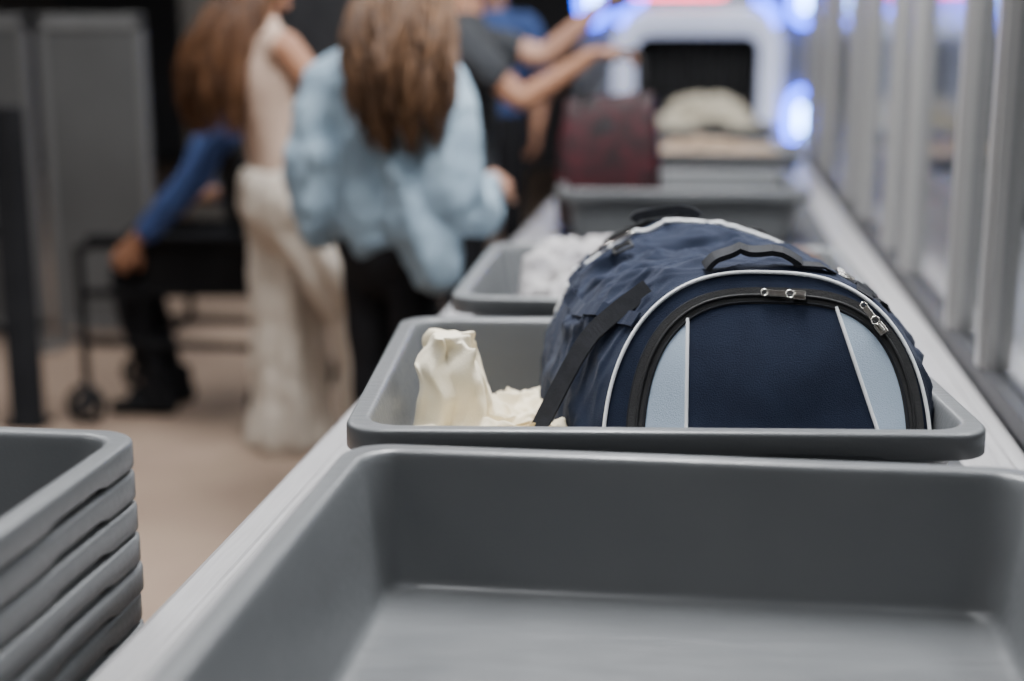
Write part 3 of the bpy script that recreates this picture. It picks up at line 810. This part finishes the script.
arm_skin(B, (-.18, .10, .98), (-.08, .30, 1.02), (.3, .9, .05), (.6, 0, -.8), 1, M['skin2'])
arm_skin(B, (.21, .12, .93), (.13, .32, .98), (-.2, .9, .05), (-.6, 0, -.8), -1, M['skin2'])
shoes(B, ((-.08, 0), (.08, 0)), M['shoe'])
head(B, (.065, .04, 1.575), yaw=-.2, pitch=-.05, skin=M['skin2'], neck_base=(.02, .02, 1.395), hm=M['hairB'], hlen=.44, back=(.085, -.07), vol=1.6, seed=5, taper=1.0)

# --- traveller reaching over the belt with the handbag
C = empty('traveller_in_dark_clothes', (-.84, 4.80, 0), math.radians(-90))
bm = bmesh.new()
chain(bm, [(0, 0, 1.03), (0, 0, .95), (0, -.01, .86)], [(.14, .105), (.165, .12), (.16, .115)])
for s in (-1, 1): chain(bm, [(s * .085, 0, .88), (s * .09, .01, .68), (s * .092, .01, .48), (s * .095, -.01, .27), (s * .095, -.01, .09)], [(.09, .1), (.075, .085), (.058, .062), (.055, .058), (.045, .047)])
finish('black_jeans', bm, M['blackcloth'], C, remesh=.010, sm_it=4, disp=((.1, .015),))
bm = bmesh.new()
chain(bm, [(0, 0, .90), (0, 0, 1.0), (0, .01, 1.15), (0, .02, 1.28), (0, .03, 1.38), (0, .03, 1.44)], [(.165, .14), (.155, .13), (.17, .135), (.175, .125), (.15, .09), (.065, .06)])
chain(bm, [(.12, .03, 1.37), (.18, .06, 1.34), (.19, .15, 1.26)], [.07, .065, .06])
chain(bm, [(-.12, .03, 1.37), (-.18, .07, 1.355), (-.19, .17, 1.33)], [.07, .065, .06])
finish('dark_tshirt', bm, M['darkcloth'], C, remesh=.010, sm_it=4, disp=((.1, .02),))
arm_skin(C, (.19, .25, 1.175), (.21, .48, 1.325), (-.10, .95, .12), (0, .1, -1), -1, M['skin'], curl=.8, start=(.18, .05, 1.35))
arm_skin(C, (-.19, .28, 1.31), (-.14, .47, 1.48), (.1, .8, .45), (.3, 0, -1), 1, M['skin2'], curl=.4, start=(-.18, .05, 1.36))
shoes(C, ((-.095, 0), (.095, 0)), M['shoe'])
head(C, (0, .04, 1.61), yaw=0, pitch=-.1, skin=M['skin'], neck_base=(0, .03, 1.44), hm=M['hairC'], hair='short')

# --- security officer far behind
E = empty('officer_in_blue_shirt', (-1.06, 7.1, 0), math.radians(170))
bm = bmesh.new()
chain(bm, [(0, 0, 1.06), (0, 0, .98), (0, -.01, .9)], [(.15, .11), (.165, .12), (.16, .115)])
for s in (-1, 1): chain(bm, [(s * .09, 0, .9), (s * .095, .01, .7), (s * .1, .01, .5), (s * .1, -.01, .28), (s * .1, -.01, .09)], [(.09, .1), (.078, .085), (.062, .066), (.058, .06), (.05, .05)])
finish('dark_trousers', bm, M['blackcloth'], E, remesh=.012, sm_it=4)
bm = bmesh.new()
chain(bm, [(0, 0, .98), (0, 0, 1.1), (0, .01, 1.25), (0, .01, 1.38), (0, .0, 1.46), (0, 0, 1.51)], [(.16, .12), (.155, .115), (.18, .125), (.185, .115), (.14, .09), (.065, .06)])
for s in (-1, 1): chain(bm, [(s * .14, 0, 1.44), (s * .205, 0, 1.38), (s * .235, -.02, 1.22)], [.065, .06, .055])
finish('uniform_shirt', bm, M['royal'], E, remesh=.012, sm_it=4, disp=((.1, .02),))
arm_skin(E, (-.25, -.02, 1.16), (-.25, .08, .93), (0, .2, -1), (1, 0, 0), 1, M['skin'], start=(-.235, -.01, 1.3))
arm_skin(E, (.25, -.02, 1.16), (.25, .08, .93), (0, .2, -1), (-1, 0, 0), -1, M['skin'], start=(.235, -.01, 1.3))
shoes(E, ((-.1, 0), (.1, 0)), M['shoe'])
head(E, (0, .02, 1.67), skin=M['skin'], neck_base=(0, 0, 1.51), hm=M['hairC'], hair='short', seed=8)

# --- rolling chair + seated passenger (both face -X)
WX, WY = -1.70, 4.98
wc = empty('wheelchair', (WX, WY, 0), math.radians(90))
bm = bmesh.new()
for s in (-.25, .25):
    for (yy, rr) in ((-.20, .085), (.50, .06)):
        torus(bm, (s, yy, rr + .016), rr, .016, 'X', 36, 10)
        chain(bm, [(s - .02, yy, rr + .016), (s + .02, yy, rr + .016)], [.03], n=12, sub=1, side=(0, 1, 0))
        for k in range(6):
            a = k * math.pi / 3; chain(bm, [(s, yy, rr + .016), (s, yy + rr * math.cos(a), rr + .016 + rr * math.sin(a))], [.006], n=6, sub=1)
finish('wheels', bm, M['black'], wc)
bm = bmesh.new()
for s in (-.23, .23):
    for pts in ([(s, -.24, .94), (s, -.21, .92), (s, -.20, .5), (s, -.20, .10)], [(s, .50, .64), (s, .50, .4), (s, .50, .08)],
                [(s, -.20, .65), (s, .10, .655), (s, .44, .655), (s, .50, .62)], [(s, -.20, .30), (s, .50, .30)], [(s, -.18, .50), (s, .50, .48)], [(s, .27, .48), (s, .27, .30)]):
        chain(bm, pts, [.015], n=10, sub=3)
for yy, z in ((-.2, .30), (.27, .30), (.27, .48)): chain(bm, [(-.23, yy, z), (.23, yy, z)], [.011], n=10, sub=2)
finish('tube_frame', bm, M['matteblack'], wc)
bm = bmesh.new(); box(bm, -.225, .225, -.18, .30, .49, .525); box(bm, -.225, .225, -.235, -.205, .52, .93)
for s in (-1, 1):
    box(bm, s * .23 - .028, s * .23 + .028, -.14, .46, .665, .690)
    box(bm, s * .23 - .004, s * .23 + .004, -.15, .25, .50, .64)
finish('seat_back_and_pads', bm, M['matteblack'], wc, smooth=False, bevel=.008)
bm = bmesh.new()
for s in (-.23, .23): chain(bm, [(s, -.235, .935), (s, -.33, .93)], [.017], n=10, sub=2)
finish('push_grips', bm, M['black'], wc)

D = empty('seated_passenger', (WX, WY, 0), math.radians(90))
bm = bmesh.new()
chain(bm, [(0, -.10, .66), (0, -.04, .62), (0, .04, .61)], [(.15, .10), (.165, .09), (.16, .08)])
for s in (-1, 1): chain(bm, [(s * .08, -.03, .61), (s * .09, .18, .60), (s * .09, .34, .59), (s * .09, .39, .50), (s * .09, .35, .3), (s * .09, .30, .10)], [(.085, .08), (.075, .072), (.064, .064), (.060, .060), (.052, .056), (.042, .045)])
finish('dark_trousers', bm, M['blackcloth'], D, remesh=.010, sm_it=4, disp=((.1, .012),))
bm = bmesh.new()
chain(bm, [(0, -.08, .60), (0, -.08, .72), (0, -.07, .88), (0, -.05, 1.0), (0, -.04, 1.09), (0, -.04, 1.14)], [(.15, .10), (.15, .10), (.172, .11), (.18, .105), (.14, .08), (.065, .06)])
finish('charcoal_vest', bm, M['darkcloth'], D, remesh=.009, sm_it=4, disp=((.1, .02),))
bm = bmesh.new()
chain(bm, [(-.13, -.04, 1.06), (-.21, .0, 1.01), (-.28, .07, .87), (-.29, .17, .77), (-.285, .22, .71)], [.062, .060, .052, .047, .042], flute=(4, .06, 5))
chain(bm, [(.13, -.04, 1.06), (.21, -.02, 1.0), (.25, -.02, .84), (.235, .06, .80), (.21, .14, .79)], [.062, .060, .054, .048, .042], flute=(4, .06, 5))
finish('royal_blue_sleeves', bm, M['royal'], D, remesh=.008, sm_it=3, disp=((.1, .02),))
arm_skin(D, (-.288, .17, .77), (-.275, .27, .675), (.1, .6, -.7), (1, .2, 0), 1, M['skin'], curl=.5)
arm_skin(D, (.22, .1, .80), (.19, .20, .775), (-.1, .9, -.3), (0, 0, -1), -1, M['skin'], curl=.5)
shoes(D, ((-.09, .30), (.09, .30)), M['matteblack'])
head(D, (0, -.03, 1.28), skin=M['skin'], neck_base=(0, -.04, 1.14), hm=M['hairC'], hair='short', seed=9)

# ------------------------------------------------------------------ left background: screens, barrier
sp = empty('smoked_screen_partition')
bm = bmesh.new(); bf = bmesh.new()
ys = 6.0
for x0, x1 in ((-4.7, -3.85), (-3.8, -2.95), (-2.9, -2.42)):
    box(bm, x0 + .03, x1 - .03, ys - .008, ys + .008, .12, 1.42)
    for x in (x0, x1 - .03): box(bf, x, x + .03, ys - .02, ys + .02, 0, 1.46)
    box(bf, x0, x1, ys - .02, ys + .02, 1.41, 1.47); box(bf, x0, x1, ys - .02, ys + .02, .08, .12)
    box(bf, x0 - .02, x0 + .05, ys - .16, ys + .16, 0, .02)
finish('smoked_sheets', bm, M['pgrey'], sp, smooth=False); finish('aluminium_frame', bf, M['dimalu'], sp, smooth=False, bevel=.003)
bg = empty('access_gate', (-2.41, 4.70, 0))
bm = bmesh.new()
for ox in (0, -1.0):
    loft(bm, [[(x + ox, y, z) for x, y in rrect(w2, d2, .02, 4, 2)] for z, w2, d2 in ((0, .075, .075), (.012, .075, .075), (.014, .05, .05), (1.12, .05, .05), (1.14, .045, .045))])
finish('gate_posts', bm, M['matteblack'], bg)
bm = bmesh.new()
for z in (.35, .70, 1.04): chain(bm, [(-.05, 0, z), (-.95, 0, z)], [.018], n=12, sub=2, side=(0, 1, 0))
finish('gate_rails', bm, M['matteblack'], bg)
boxobj('equipment_cabinet', (-2.3, -1.3, 7.6, 8.4, 0, 1.9), M['darkmetal'], bevel=.02)
boxobj('trim_column', (-3.3, -2.85, 8.8, 9.25, 0, room_h), M['wallw'], bevel=.01)

# ------------------------------------------------------------------ camera
cam = bpy.data.cameras.new('camera'); co = bpy.data.objects.new('camera', cam); COL.objects.link(co)
co.location = (0, 0, 1.38); co.rotation_euler = (math.radians(90 - 12.1), 0, math.radians(7.76))
cam.lens = 50; cam.sensor_width = 36; cam.clip_start = .02
cam.dof.use_dof = True; cam.dof.focus_distance = 1.77; cam.dof.aperture_fstop = 1.5
SC.camera = co
